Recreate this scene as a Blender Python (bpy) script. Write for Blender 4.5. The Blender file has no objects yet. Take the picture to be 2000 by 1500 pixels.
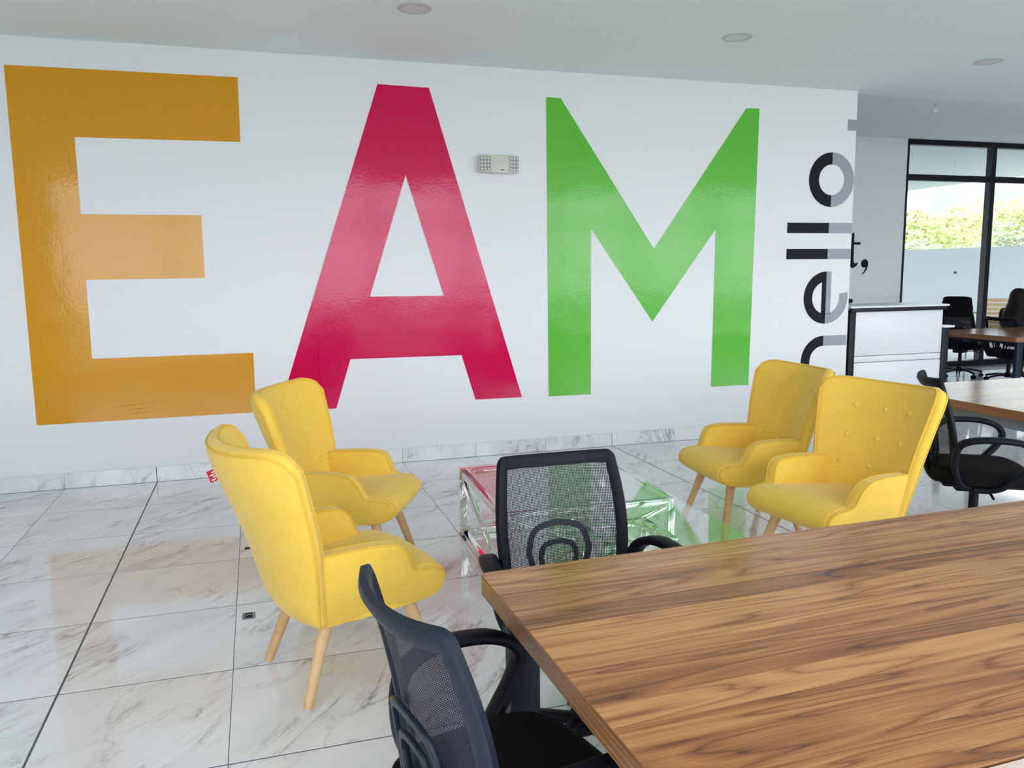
import bpy, bmesh, math, random
import numpy as np
from mathutils import Vector, Matrix
R = math.radians
random.seed(7)
scn = bpy.context.scene
COL = scn.collection

# ------------------------------------------------------------------ camera
def setup_camera():
    f, c = 1600.0, np.array([1000.0, 750.0])
    d2 = np.array([497 - c[0], 537 - c[1], f]); d2 /= np.linalg.norm(d2)      # direction of the wall normal
    d1 = np.array([6216 - c[0], 476 - c[1], f]); d1 -= d1.dot(d2) * d2; d1 /= np.linalg.norm(d1)
    d3 = np.cross(d1, d2)
    if d3[1] > 0: d3 = -d3
    M = np.array([d1, d2, d3])          # world = M @ (x right, y down, z forward)
    cx, cy, cz = M[:, 0], -M[:, 1], -M[:, 2]
    cam = bpy.data.cameras.new('camera')
    cam.sensor_fit = 'HORIZONTAL'; cam.sensor_width = 36.0; cam.lens = f / 2000 * 36.0
    cam.clip_start = 0.02; cam.clip_end = 400
    o = bpy.data.objects.new('camera', cam); COL.objects.link(o)
    m = Matrix(((cx[0], cy[0], cz[0], 0), (cx[1], cy[1], cz[1], 0), (cx[2], cy[2], cz[2], 1.5), (0, 0, 0, 1)))
    o.matrix_world = m
    scn.camera = o
setup_camera()

# ------------------------------------------------------------------ light: bright overcast sky through the windows
world = bpy.data.worlds.new('sky'); scn.world = world; world.use_nodes = True
bg = world.node_tree.nodes['Background']
bg.inputs['Color'].default_value = (0.905, 0.905, 1.0, 1); bg.inputs['Strength'].default_value = 3.0
scn.view_settings.view_transform = 'Standard'; scn.view_settings.look = 'None'
scn.view_settings.gamma = 1.0; scn.view_settings.use_curve_mapping = False
scn.view_settings.exposure = 1.12
scn.cycles.max_bounces = 10; scn.cycles.diffuse_bounces = 6; scn.cycles.glossy_bounces = 5
scn.cycles.transparent_max_bounces = 24; scn.cycles.transmission_bounces = 6
scn.cycles.sample_clamp_indirect = 6.0
def portal(name, loc, rot, sx, sy):     # guides the sampling of the sky through a window opening
    l = bpy.data.lights.new(name, 'AREA'); l.shape = 'RECTANGLE'; l.size = sx; l.size_y = sy
    l.cycles.is_portal = True
    o = bpy.data.objects.new(name, l); COL.objects.link(o); o.location = loc; o.rotation_euler = rot
portal('rear_window_portal', (5.1, -1.06, 1.55), (R(90), 0, 0), 15.8, 2.9)      # emits towards +y
portal('far_window_portal', (11.0, 9.93, 1.67), (R(-90), 0, 0), 3.95, 3.3)      # emits towards -y

# ------------------------------------------------------------------ helpers
def link(o, parent=None):
    COL.objects.link(o)
    if parent: o.parent = parent
    return o
def tag(o, label=None, cat=None, group=None, kind=None):
    if label: o['label'] = label
    if cat: o['category'] = cat
    if group: o['group'] = group
    if kind: o['kind'] = kind
    return o
def thing(name, label, cat, loc=(0, 0, 0), rz=0.0, group=None):
    o = bpy.data.objects.new(name, None); o.empty_display_size = .1
    link(o); o.location = loc; o.rotation_euler = (0, 0, rz)
    return tag(o, label, cat, group)
def mesh_obj(name, verts, faces, mat, parent=None, smooth=False, auto=None):
    me = bpy.data.meshes.new(name); me.from_pydata([tuple(v) for v in verts], [], faces)
    bm = bmesh.new(); bm.from_mesh(me); bmesh.ops.recalc_face_normals(bm, faces=bm.faces)
    if smooth:
        for f_ in bm.faces: f_.smooth = True
        if auto is not None:
            for e in bm.edges:
                if len(e.link_faces) == 2 and e.calc_face_angle(0) > R(auto): e.smooth = False
    bm.to_mesh(me); bm.free()
    me.materials.append(mat)
    return link(bpy.data.objects.new(name, me), parent)
def bm_obj(name, bm, mat, parent=None, smooth=False, auto=40):
    bmesh.ops.recalc_face_normals(bm, faces=bm.faces)
    if smooth:
        for f_ in bm.faces: f_.smooth = True
        for e in bm.edges:
            if len(e.link_faces) == 2 and e.calc_face_angle(0) > R(auto): e.smooth = False
    me = bpy.data.meshes.new(name); bm.to_mesh(me); bm.free(); me.materials.append(mat)
    return link(bpy.data.objects.new(name, me), parent)
def add_box(bm, lo, hi, bev=0.0, mat=None):
    r = bmesh.ops.create_cube(bm, size=1.0)
    vs = r['verts']
    for v in vs:
        v.co = Vector((lo[i] + (v.co[i] + .5) * (hi[i] - lo[i]) for i in range(3)))
    if mat is not None: bmesh.ops.transform(bm, matrix=mat, verts=vs)
    if bev > 0:
        es = list({e for v in vs for e in v.link_edges})
        bmesh.ops.bevel(bm, geom=es, offset=bev, segments=2, profile=.5, affect='EDGES')
def box(name, lo, hi, mat, parent=None, bev=0.0, smooth=False):
    bm = bmesh.new(); add_box(bm, lo, hi, bev); return bm_obj(name, bm, mat, parent, smooth or bev > 0, 50)
def bar(name, p, q, w, h, mat, parent=None, bev=.002):
    """square bar from p to q"""
    p, q = Vector(p), Vector(q); d = q - p
    bm = bmesh.new()
    up = Vector((0, 0, 1)) if abs(d.normalized().z) < .95 else Vector((0, 1, 0))
    x = d.normalized(); y = up.cross(x).normalized(); z = x.cross(y)
    m = Matrix((x, y, z)).transposed().to_4x4(); m.translation = p
    add_box(bm, (0, -w / 2, -h / 2), (d.length, w / 2, h / 2), bev, None)
    bmesh.ops.transform(bm, matrix=m, verts=bm.verts)
    return bm_obj(name, bm, mat, parent, True, 50)
def frames(pts, closed):
    n = len(pts); T = []
    for i in range(n):
        a = pts[(i - 1) % n] if (closed or i > 0) else pts[i]
        b = pts[(i + 1) % n] if (closed or i < n - 1) else pts[i]
        t = (b - a); T.append(t.normalized() if t.length > 1e-9 else Vector((1, 0, 0)))
    return T
def sweep(pts, ra, rb, ref, closed=False, seg=10, square=0.0):
    """elliptic tube: ra along ref-perpendicular axis, rb along ref direction (ref: vector or list)"""
    pts = [Vector(p) for p in pts]; n = len(pts); T = frames(pts, closed)
    V, F = [], []
    for i, p in enumerate(pts):
        rf = Vector(ref[i]) if isinstance(ref, list) else Vector(ref)
        a = T[i].cross(rf)
        if a.length < 1e-6: a = T[i].cross(Vector((.3, .7, .2)))
        a.normalize(); b = a.cross(T[i]).normalized()
        A = ra[i] if isinstance(ra, (list, tuple)) else ra
        B = rb[i] if isinstance(rb, (list, tuple)) else rb
        for k in range(seg):
            th = 2 * math.pi * k / seg; c, s = math.cos(th), math.sin(th)
            if square:
                e = 1 - square
                c = math.copysign(abs(c) ** e, c); s = math.copysign(abs(s) ** e, s)
            V.append(p + a * (A * c) + b * (B * s))
    m = n if closed else n - 1
    for i in range(m):
        for k in range(seg):
            j = (i + 1) % n
            F.append((i * seg + k, i * seg + (k + 1) % seg, j * seg + (k + 1) % seg, j * seg + k))
    if not closed:
        F.append(tuple(range(seg))); F.append(tuple((n - 1) * seg + k for k in range(seg)))
    return V, F
def tube(name, pts, r, mat, parent=None, closed=False, seg=8, ref=(0.13, .21, .97), rb=None, square=0.0):
    V, F = sweep(pts, r, r if rb is None else rb, ref, closed, seg, square)
    return mesh_obj(name, V, F, mat, parent, True, 55)
def cyl(name, p, q, r0, r1, mat, parent=None, seg=20):
    p, q = Vector(p), Vector(q)
    return tube(name, [p, q], [r0, r1], mat, parent, False, seg, (0.13, .21, .97) if abs((q - p).normalized().z) < .9 else (1, 0, 0), [r0, r1])
def spline(pts, n, closed=False):
    """Catmull-Rom through pts"""
    P = [Vector(p) for p in pts]; m = len(P); out = []
    segs = m if closed else m - 1
    for s in range(segs):
        g = lambda k: P[k % m] if closed else P[min(max(k, 0), m - 1)]
        p0, p1, p2, p3 = g(s - 1), g(s), g(s + 1), g(s + 2)
        for k in range(n):
            t = k / n
            out.append(.5 * ((2 * p1) + (p2 - p0) * t + (2 * p0 - 5 * p1 + 4 * p2 - p3) * t * t + (3 * p1 - p0 - 3 * p2 + p3) * t ** 3))
    if not closed: out.append(P[-1])
    return out
def copy_tree(o, parent=None):
    c = o.copy(); COL.objects.link(c); c.parent = parent
    for ch in list(o.children): copy_tree(ch, c)
    return c

# ------------------------------------------------------------------ materials
def mat_new(name):
    m = bpy.data.materials.new(name); m.use_nodes = True
    return m, m.node_tree.nodes, m.node_tree.links, m.node_tree.nodes['Principled BSDF']
def N(nd, t, **kw):
    n = nd.new(t)
    for k, v in kw.items(): setattr(n, k, v)
    return n
def simple(name, col, rough=.5, metal=0.0, bump=None, coat=0.0, spec=None, sheen=0.0):
    m, nd, lk, b = mat_new(name)
    b.inputs['Base Color'].default_value = (*col, 1); b.inputs['Roughness'].default_value = rough
    b.inputs['Metallic'].default_value = metal; b.inputs['Coat Weight'].default_value = coat
    b.inputs['Coat Roughness'].default_value = .08
    if spec is not None: b.inputs['Specular IOR Level'].default_value = spec
    if sheen: b.inputs['Sheen Weight'].default_value = sheen; b.inputs['Sheen Roughness'].default_value = .4
    if bump:
        tc = N(nd, 'ShaderNodeTexCoord'); no = N(nd, 'ShaderNodeTexNoise'); bp = N(nd, 'ShaderNodeBump')
        no.inputs['Scale'].default_value = bump[0]; no.inputs['Detail'].default_value = 4
        bp.inputs['Strength'].default_value = bump[1]; bp.inputs['Distance'].default_value = bump[2] if len(bump) > 2 else .01
        lk.new(tc.outputs['Object'], no.inputs['Vector']); lk.new(no.outputs['Fac'], bp.inputs['Height'])
        lk.new(bp.outputs['Normal'], b.inputs['Normal'])
    return m
def ramp(nd, stops, interp='LINEAR'):
    r = N(nd, 'ShaderNodeValToRGB'); cr = r.color_ramp; cr.interpolation = interp
    while len(cr.elements) < len(stops): cr.elements.new(.5)
    for e, (p, c) in zip(cr.elements, stops): e.position = p; e.color = (*c, 1) if len(c) == 3 else c
    return r
def math_n(nd, lk, op, a, b=None, c=None):
    n = N(nd, 'ShaderNodeMath', operation=op)
    for i, v in enumerate((a, b, c)):
        if v is None: continue
        if isinstance(v, (int, float)): n.inputs[i].default_value = v
        else: lk.new(v, n.inputs[i])
    return n.outputs[0]

def make_marble():
    m, nd, lk, b = mat_new('marble_tile')
    tc = N(nd, 'ShaderNodeTexCoord'); oi = N(nd, 'ShaderNodeObjectInfo')
    sc = N(nd, 'ShaderNodeVectorMath', operation='SCALE'); sc.inputs[3].default_value = 37.0
    cb = N(nd, 'ShaderNodeCombineXYZ'); lk.new(oi.outputs['Random'], cb.inputs[0])
    r2 = math_n(nd, lk, 'FRACT', math_n(nd, lk, 'MULTIPLY', oi.outputs['Random'], 17.3)); lk.new(r2, cb.inputs[1])
    lk.new(cb.outputs[0], sc.inputs[0])
    ad = N(nd, 'ShaderNodeVectorMath', operation='ADD'); lk.new(tc.outputs['Object'], ad.inputs[0]); lk.new(sc.outputs[0], ad.inputs[1])
    m0 = N(nd, 'ShaderNodeMapping'); m0.inputs['Rotation'].default_value = (0, 0, R(-48)); lk.new(ad.outputs[0], m0.inputs['Vector'])
    mp = N(nd, 'ShaderNodeMapping'); mp.inputs['Scale'].default_value = (.62, 2.3, 1)
    lk.new(m0.outputs[0], mp.inputs['Vector'])
    def vein(scale, dist, width, detail):
        no = N(nd, 'ShaderNodeTexNoise'); no.inputs['Scale'].default_value = scale; no.inputs['Detail'].default_value = detail
        no.inputs['Roughness'].default_value = .58; no.inputs['Distortion'].default_value = dist
        lk.new(mp.outputs[0], no.inputs['Vector'])
        a = math_n(nd, lk, 'ABSOLUTE', math_n(nd, lk, 'SUBTRACT', no.outputs['Fac'], .5))
        r = ramp(nd, [(0.0, (1, 1, 1)), (width, (.25, .25, .25)), (width * 3.2, (0, 0, 0))]); lk.new(a, r.inputs[0])
        return r.outputs[0]
    v1 = vein(1.25, .9, .011, 5); v2 = vein(3.4, .5, .016, 3)
    msk = N(nd, 'ShaderNodeTexNoise'); msk.inputs['Scale'].default_value = 2.2; msk.inputs['Detail'].default_value = 2
    lk.new(ad.outputs[0], msk.inputs['Vector'])
    mr = ramp(nd, [(.42, (0, 0, 0)), (.62, (1, 1, 1))]); lk.new(msk.outputs['Fac'], mr.inputs[0])
    cl = N(nd, 'ShaderNodeTexNoise'); cl.inputs['Scale'].default_value = 1.6; cl.inputs['Detail'].default_value = 5; lk.new(mp.outputs[0], cl.inputs['Vector'])
    base = ramp(nd, [(.3, (.69, .71, .72)), (.6, (.815, .83, .85))]); lk.new(cl.outputs['Fac'], base.inputs[0])
    vv = math_n(nd, lk, 'ADD', math_n(nd, lk, 'MULTIPLY', v1, math_n(nd, lk, 'MULTIPLY', mr.outputs[0], .85)), math_n(nd, lk, 'MULTIPLY', math_n(nd, lk, 'MULTIPLY', v2, mr.outputs[0]), .35))
    mx = N(nd, 'ShaderNodeMixRGB'); lk.new(vv, mx.inputs[0]); lk.new(base.outputs[0], mx.inputs[1]); mx.inputs[2].default_value = (.30, .30, .295, 1)
    lk.new(mx.outputs[0], b.inputs['Base Color'])
    b.inputs['Roughness'].default_value = .07; b.inputs['IOR'].default_value = 1.55
    return m
def make_wood(name, dark, mid, light, rough=.32, k=1.0):
    m, nd, lk, b = mat_new(name)
    tc = N(nd, 'ShaderNodeTexCoord'); sp = N(nd, 'ShaderNodeSeparateXYZ'); lk.new(tc.outputs['Object'], sp.inputs[0])
    # printed laminate strips of uneven width running along x
    row = math_n(nd, lk, 'FLOOR', math_n(nd, lk, 'MULTIPLY', sp.outputs[1], 12.5))
    wn = N(nd, 'ShaderNodeTexWhiteNoise', noise_dimensions='1D'); lk.new(row, wn.inputs['W'])
    xs = math_n(nd, lk, 'ADD', sp.outputs[0], math_n(nd, lk, 'MULTIPLY', wn.outputs['Value'], 5.0))
    cell = math_n(nd, lk, 'FLOOR', math_n(nd, lk, 'MULTIPLY', xs, .0))
    w2 = N(nd, 'ShaderNodeTexWhiteNoise', noise_dimensions='2D'); cb2 = N(nd, 'ShaderNodeCombineXYZ')
    lk.new(row, cb2.inputs[0]); lk.new(cell, cb2.inputs[1]); lk.new(cb2.outputs[0], w2.inputs['Vector'])
    cb = N(nd, 'ShaderNodeCombineXYZ')
    lk.new(math_n(nd, lk, 'ADD', sp.outputs[0], math_n(nd, lk, 'MULTIPLY', w2.outputs['Value'], 23.0)), cb.inputs[0])
    lk.new(sp.outputs[1], cb.inputs[1]); lk.new(sp.outputs[2], cb.inputs[2])
    mp = N(nd, 'ShaderNodeMapping'); mp.inputs['Scale'].default_value = (.75, 11.0, 11.0); lk.new(cb.outputs[0], mp.inputs['Vector'])
    no = N(nd, 'ShaderNodeTexNoise'); no.inputs['Scale'].default_value = 1.0; no.inputs['Detail'].default_value = 2.0
    no.inputs['Distortion'].default_value = .3; lk.new(mp.outputs[0], no.inputs['Vector'])
    rings = math_n(nd, lk, 'FRACT', math_n(nd, lk, 'MULTIPLY', no.outputs['Fac'], 9.0 * k))
    rr = ramp(nd, [(0, (0, 0, 0)), (.12, (.55, .55, .55)), (.7, (1, 1, 1)), (.97, (.45, .45, .45)), (1, (0, 0, 0))]); lk.new(rings, rr.inputs[0])
    mp2 = N(nd, 'ShaderNodeMapping'); mp2.inputs['Scale'].default_value = (7, 330, 330); lk.new(cb.outputs[0], mp2.inputs['Vector'])
    fi = N(nd, 'ShaderNodeTexNoise'); fi.inputs['Scale'].default_value = 1; fi.inputs['Detail'].default_value = 3; lk.new(mp2.outputs[0], fi.inputs['Vector'])
    tone = math_n(nd, lk, 'ADD', math_n(nd, lk, 'MULTIPLY', w2.outputs['Value'], .34), math_n(nd, lk, 'MULTIPLY', no.outputs['Fac'], .5))
    t2 = math_n(nd, lk, 'ADD', math_n(nd, lk, 'MULTIPLY', rr.outputs[0], .34), math_n(nd, lk, 'MULTIPLY', tone, .80))
    t3 = math_n(nd, lk, 'ADD', t2, math_n(nd, lk, 'MULTIPLY', math_n(nd, lk, 'SUBTRACT', fi.outputs['Fac'], .5), .42))
    cr = ramp(nd, [(.18, dark), (.50, mid), (.82, light)]); lk.new(t3, cr.inputs[0])
    lk.new(cr.outputs[0], b.inputs['Base Color'])
    b.inputs['Roughness'].default_value = rough
    bp = N(nd, 'ShaderNodeBump'); bp.inputs['Strength'].default_value = .12; bp.inputs['Distance'].default_value = .002
    lk.new(fi.outputs['Fac'], bp.inputs['Height']); lk.new(bp.outputs['Normal'], b.inputs['Normal'])
    return m
def make_edge(name, dark, mid, light):
    m, nd, lk, b = mat_new(name)
    tc = N(nd, 'ShaderNodeTexCoord'); sp = N(nd, 'ShaderNodeSeparateXYZ'); lk.new(tc.outputs['Object'], sp.inputs[0])
    cb = N(nd, 'ShaderNodeCombineXYZ'); lk.new(math_n(nd, lk, 'MULTIPLY', math_n(nd, lk, 'ADD', sp.outputs[0], sp.outputs[1]), 2.2), cb.inputs[0])
    lk.new(math_n(nd, lk, 'MULTIPLY', sp.outputs[2], 190.0), cb.inputs[1])
    no = N(nd, 'ShaderNodeTexNoise'); no.inputs['Scale'].default_value = 1.0; no.inputs['Detail'].default_value = 3; lk.new(cb.outputs[0], no.inputs['Vector'])
    cr = ramp(nd, [(.3, dark), (.5, mid), (.72, light)]); lk.new(no.outputs['Fac'], cr.inputs[0]); lk.new(cr.outputs[0], b.inputs['Base Color'])
    b.inputs['Roughness'].default_value = .4
    return m
def make_vinyl(name, col):
    m, nd, lk, b = mat_new(name)
    b.inputs['Base Color'].default_value = (*col, 1); b.inputs['Roughness'].default_value = .09
    b.inputs['IOR'].default_value = 1.42
    tc = N(nd, 'ShaderNodeTexCoord')
    n1 = N(nd, 'ShaderNodeTexNoise'); n1.inputs['Scale'].default_value = 2.4; n1.inputs['Detail'].default_value = 2
    n2 = N(nd, 'ShaderNodeTexNoise'); n2.inputs['Scale'].default_value = 55; n2.inputs['Detail'].default_value = 3
    for n in (n1, n2): lk.new(tc.outputs['Object'], n.inputs['Vector'])
    b1 = N(nd, 'ShaderNodeBump'); b1.inputs['Strength'].default_value = .25; b1.inputs['Distance'].default_value = .015
    b2 = N(nd, 'ShaderNodeBump'); b2.inputs['Strength'].default_value = .22; b2.inputs['Distance'].default_value = .002
    lk.new(n1.outputs['Fac'], b1.inputs['Height']); lk.new(n2.outputs['Fac'], b2.inputs['Height'])
    lk.new(b1.outputs['Normal'], b2.inputs['Normal']); lk.new(b2.outputs['Normal'], b.inputs['Normal'])
    return m
def make_glass(name, tint, f0=.045, gl=1.0):
    m, nd, lk, b = mat_new(name); nd.remove(b)
    out = nd['Material Output']
    tr = N(nd, 'ShaderNodeBsdfTransparent'); tr.inputs[0].default_value = (*tint, 1)
    gs = N(nd, 'ShaderNodeBsdfGlossy'); gs.inputs['Roughness'].default_value = .0; gs.inputs['Color'].default_value = (gl, gl, gl, 1)
    lw = N(nd, 'ShaderNodeLayerWeight'); lw.inputs[0].default_value = .5
    p5 = math_n(nd, lk, 'POWER', lw.outputs['Facing'], 5.0)
    fac = math_n(nd, lk, 'ADD', math_n(nd, lk, 'MULTIPLY', p5, 1 - f0), f0)
    mx = N(nd, 'ShaderNodeMixShader'); lk.new(fac, mx.inputs[0]); lk.new(tr.outputs[0], mx.inputs[1]); lk.new(gs.outputs[0], mx.inputs[2])
    lk.new(mx.outputs[0], out.inputs['Surface'])
    return m
def make_netting(name, col, scale=330.0, fill=.62):
    """woven chair net: threads with open holes between them"""
    m, nd, lk, b = mat_new(name); out = nd['Material Output']
    b.inputs['Base Color'].default_value = (*col, 1); b.inputs['Roughness'].default_value = .6
    tc = N(nd, 'ShaderNodeTexCoord'); sp = N(nd, 'ShaderNodeSeparateXYZ'); lk.new(tc.outputs['Object'], sp.inputs[0])
    u = math_n(nd, lk, 'MULTIPLY', sp.outputs[1], scale); v = math_n(nd, lk, 'MULTIPLY', sp.outputs[2], scale)
    a = math_n(nd, lk, 'SINE', math_n(nd, lk, 'ADD', u, v)); c = math_n(nd, lk, 'SINE', math_n(nd, lk, 'SUBTRACT', u, v))
    pr = math_n(nd, lk, 'MULTIPLY', a, c)
    hole = math_n(nd, lk, 'GREATER_THAN', pr, fill * 1.6 - .93)
    tr = N(nd, 'ShaderNodeBsdfTransparent'); mx = N(nd, 'ShaderNodeMixShader')
    lk.new(hole, mx.inputs[0]); lk.new(b.outputs[0], mx.inputs[1]); lk.new(tr.outputs[0], mx.inputs[2])
    lk.new(mx.outputs[0], out.inputs['Surface'])
    return m
def make_fabric(name, col, dark):
    m, nd, lk, b = mat_new(name)
    tc = N(nd, 'ShaderNodeTexCoord')
    n1 = N(nd, 'ShaderNodeTexNoise'); n1.inputs['Scale'].default_value = 9; n1.inputs['Detail'].default_value = 4
    n2 = N(nd, 'ShaderNodeTexNoise'); n2.inputs['Scale'].default_value = 420; n2.inputs['Detail'].default_value = 2
    for n in (n1, n2): lk.new(tc.outputs['Object'], n.inputs['Vector'])
    cr = ramp(nd, [(.3, dark), (.7, col)]); lk.new(n1.outputs['Fac'], cr.inputs[0]); lk.new(cr.outputs[0], b.inputs['Base Color'])
    b.inputs['Roughness'].default_value = .85; b.inputs['Sheen Weight'].default_value = .25; b.inputs['Sheen Roughness'].default_value = .45
    b.inputs['Specular IOR Level'].default_value = .2
    bp = N(nd, 'ShaderNodeBump'); bp.inputs['Strength'].default_value = .25; bp.inputs['Distance'].default_value = .001
    lk.new(n2.outputs['Fac'], bp.inputs['Height'])
    b2 = N(nd, 'ShaderNodeBump'); b2.inputs['Strength'].default_value = .12; b2.inputs['Distance'].default_value = .010
    lk.new(n1.outputs['Fac'], b2.inputs['Height']); lk.new(bp.outputs['Normal'], b2.inputs['Normal']); lk.new(b2.outputs['Normal'], b.inputs['Normal'])
    return m
def make_leaf(name, c0, c1):
    m, nd, lk, b = mat_new(name)
    g = N(nd, 'ShaderNodeNewGeometry'); cr = ramp(nd, [(0, c0), (1, c1)]); lk.new(g.outputs['Random Per Island'], cr.inputs[0])
    lk.new(cr.outputs[0], b.inputs['Base Color']); b.inputs['Roughness'].default_value = .6
    b.inputs['Transmission Weight'].default_value = 0
    return m

M = {}
M['wall'] = simple('white_paint', (.80, .81, .82), .55, bump=(60, .04, .002))
M['ceil'] = simple('ceiling_paint', (.78, .855, .845), .8)
M['marble'] = make_marble()
M['grout'] = simple('grout', (.10, .11, .12), .8, bump=(200, .2, .001))
M['black_metal'] = simple('black_aluminium', (.005, .006, .009), .4, spec=.25)
M['glass'] = make_glass('window_glass', (.96, .985, .98))
M['glass_tint'] = make_glass('tinted_window_glass', (.80, .83, .84))
M['table_glass'] = make_glass('table_glass', (.93, .98, .955), .05)
M['chrome'] = simple('polished_chrome', (.86, .84, .80), .04, 1.0)
M['yellow'] = make_fabric('yellow_velvet', (.86, .575, .085), (.82, .535, .072))
M['yellow_pipe'] = simple('yellow_piping', (.78, .49, .05), .8)
M['beech'] = make_wood('beech_leg', (.50, .29, .12), (.62, .38, .17), (.70, .46, .23), .45, .4)
M['wood'] = make_wood('walnut_laminate', (.066, .021, .008), (.285, .106, .033), (.56, .280, .098), .15)
M['wood_edge'] = make_edge('walnut_edge_band', (.13, .050, .018), (.26, .115, .042), (.40, .20, .08))
M['pale_wood'] = make_wood('pale_laminate', (.55, .42, .34), (.66, .53, .45), (.75, .63, .55), .35)
M['steel'] = simple('navy_steel', (.006, .013, .030), .45, spec=.25)
M['grey_steel'] = simple('grey_steel', (.20, .24, .26), .4)
M['plastic'] = simple('black_plastic', (.003, .004, .008), .5, spec=.18)
M['blue_plastic'] = simple('blue_black_plastic', (.007, .014, .027), .42, spec=.35)
M['net'] = make_netting('black_net', (.008, .009, .020), 620.0, .70)
M['net_dense'] = make_netting('navy_net', (.010, .013, .032), 620.0, .97)
M['black_fabric'] = simple('black_fabric', (.003, .003, .004), .95, bump=(300, .3, .001), spec=.2)
M['orange'] = make_vinyl('orange_vinyl', (.67, .305, .006))
M['magenta'] = make_vinyl('magenta_vinyl', (.63, .001, .075))
M['green'] = make_vinyl('green_vinyl', (.120, .50, .045))
M['ink'] = simple('black_vinyl', (.005, .007, .011), .5, spec=.15)
M['grey_vinyl'] = simple('grey_vinyl', (.27, .31, .345), .35)
M['cream_plastic'] = simple('cream_plastic', (.62, .62, .56), .45)
M['clear_lamp'] = simple('ribbed_lamp_lens', (.75, .77, .78), .12)
M['lamp_back'] = simple('lamp_reflector', (.30, .31, .29), .35)
M['white_board'] = simple('white_laminate', (.80, .82, .83), .3)
M['groove'] = simple('groove_shadow_gap', (.25, .26, .27), .6)
M['red'] = simple('red_tag', (.55, .01, .05), .6)
M['white'] = simple('white_print', (.85, .85, .85), .5)
M['white_trim'] = simple('white_metal_trim', (.50, .54, .53), .45)
M['diffuser'] = simple('lamp_diffuser', (.68, .66, .68), .5)
M['concrete'] = simple('terrace_concrete', (.62, .65, .66), .8, bump=(30, .2, .004))
M['render'] = simple('white_render', (.60, .66, .68), .8)
M['ground'] = simple('ground', (.30, .34, .22), .9)
M['leaf_a'] = make_leaf('leaf_light', (.30, .40, .10), (.46, .52, .18))
M['leaf_b'] = make_leaf('leaf_dark', (.17, .24, .12), (.36, .41, .24))
M['bark'] = simple('bark', (.12, .09, .06), .9)
M['slat'] = make_wood('pine_slat', (.50, .33, .14), (.66, .47, .22), (.76, .58, .32), .5, .4)
M['skin'] = simple('skin', (.50, .28, .19), .5)
M['hair'] = simple('dark_hair', (.010, .006, .004), .55, bump=(90, .6, .004), spec=.2)
M['cloth'] = simple('dark_cloth', (.012, .012, .016), .9)
M['wrap'] = simple('plastic_wrap_black', (.012, .013, .016), .12, bump=(22, .9, .03))
M['pane_blue'] = simple('facade_window', (.25, .32, .38), .2)

# ------------------------------------------------------------------ the room shell
WY = 6.40           # face of the lettered wall
CZ = 3.085          # ceiling over the lounge
FY = 9.85           # far wall / far window
XL, XR, YR = -4.0, 13.0, -1.0
XE = 5.283          # free end of the lettered wall
def struct(o): o['kind'] = 'structure'; return o
TX, TY = .6066, .6455
x_lines = [-.761 + TX * k for k in range(-6, 24)]
y_lines = [6.385 - TY * k for k in range(0, 18)]
floor = struct(box('floor', (XL, YR, -.12), (XR, FY, -.0012), M['grout']))
def make_tiles():
    from mathutils import Vector as V_
    gx, gy = .0034, .0078
    def tile_mesh(w, h, name):
        bm = bmesh.new(); add_box(bm, (-w / 2, -h / 2, -.012), (w / 2, h / 2, 0), 0)
        me = bpy.data.meshes.new(name); bmesh.ops.recalc_face_normals(bm, faces=bm.faces); bm.to_mesh(me); bm.free()
        me.materials.append(M['marble']); return me
    me = tile_mesh(TX - gx, TY - gy, 'tile')
    narrow = tile_mesh(TX - .008, TY - gy, 'tile')
    cam = scn.camera; mw = cam.matrix_world.inverted()
    n = 0
    joints = (-.761, -.761 + 6 * TX)
    def seen(x, y):
        for dx in (-.35, 0, .35):
            for dy in (-.35, 0, .35):
                p = mw @ V_((x + dx, y + dy, 0))
                if p.z < -.1:
                    u, v = p.x / -p.z * 1600, p.y / -p.z * 1600
                    if abs(u) < 1060 and abs(v) < 810: return True
        return False
    rest = []
    for yi in range(-6, 17):
        y = 6.385 - TY * (yi + .5)
        for k in range(-6, 23):
            x = -.761 + TX * (k + .5)
            if x < XL + .3 or x > XR - .3 or y > FY - .3 or y < YR + .3: continue
            if y > WY and x < XE: continue
            if y > WY + .0 and not seen(x, y): continue
            if not seen(x, y) or n >= 300: rest.append((x, y)); continue
            j = min(abs(x - TX / 2 - q) for q in joints) < .05
            o = bpy.data.objects.new('tile', narrow if j else me); link(o, floor)
            o.location = (x + (.003 if j else 0), y, 0); o.rotation_euler = (0, 0, 0); n += 1
    bm = bmesh.new()
    for x, y in rest: add_box(bm, (x - TX / 2 + .001, y - TY / 2 + .001, -.012), (x + TX / 2 - .001, y + TY / 2 - .001, 0))
    o = bm_obj('unseen_tiling', bm, M['marble'], floor); o['kind'] = 'stuff'
make_tiles()

struct(box('wall_back', (XL, WY, 0), (XE, WY + .15, CZ), M['wall']))
struct(box('wall_left', (XL - .15, YR, 0), (XL, FY, CZ + .3), M['wall']))
struct(box('wall_right', (XR, YR - .15, 0), (XR + .15, FY + .15, CZ + .4), M['wall']))
struct(box('wall_far', (XE - 1.0, FY, 0), (9.03, FY + .15, 3.36), M['wall']))
struct(box('wall_side', (XE - 1.0, WY + .15, 0), (XE - .85, FY, 3.36), M['wall']))
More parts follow.
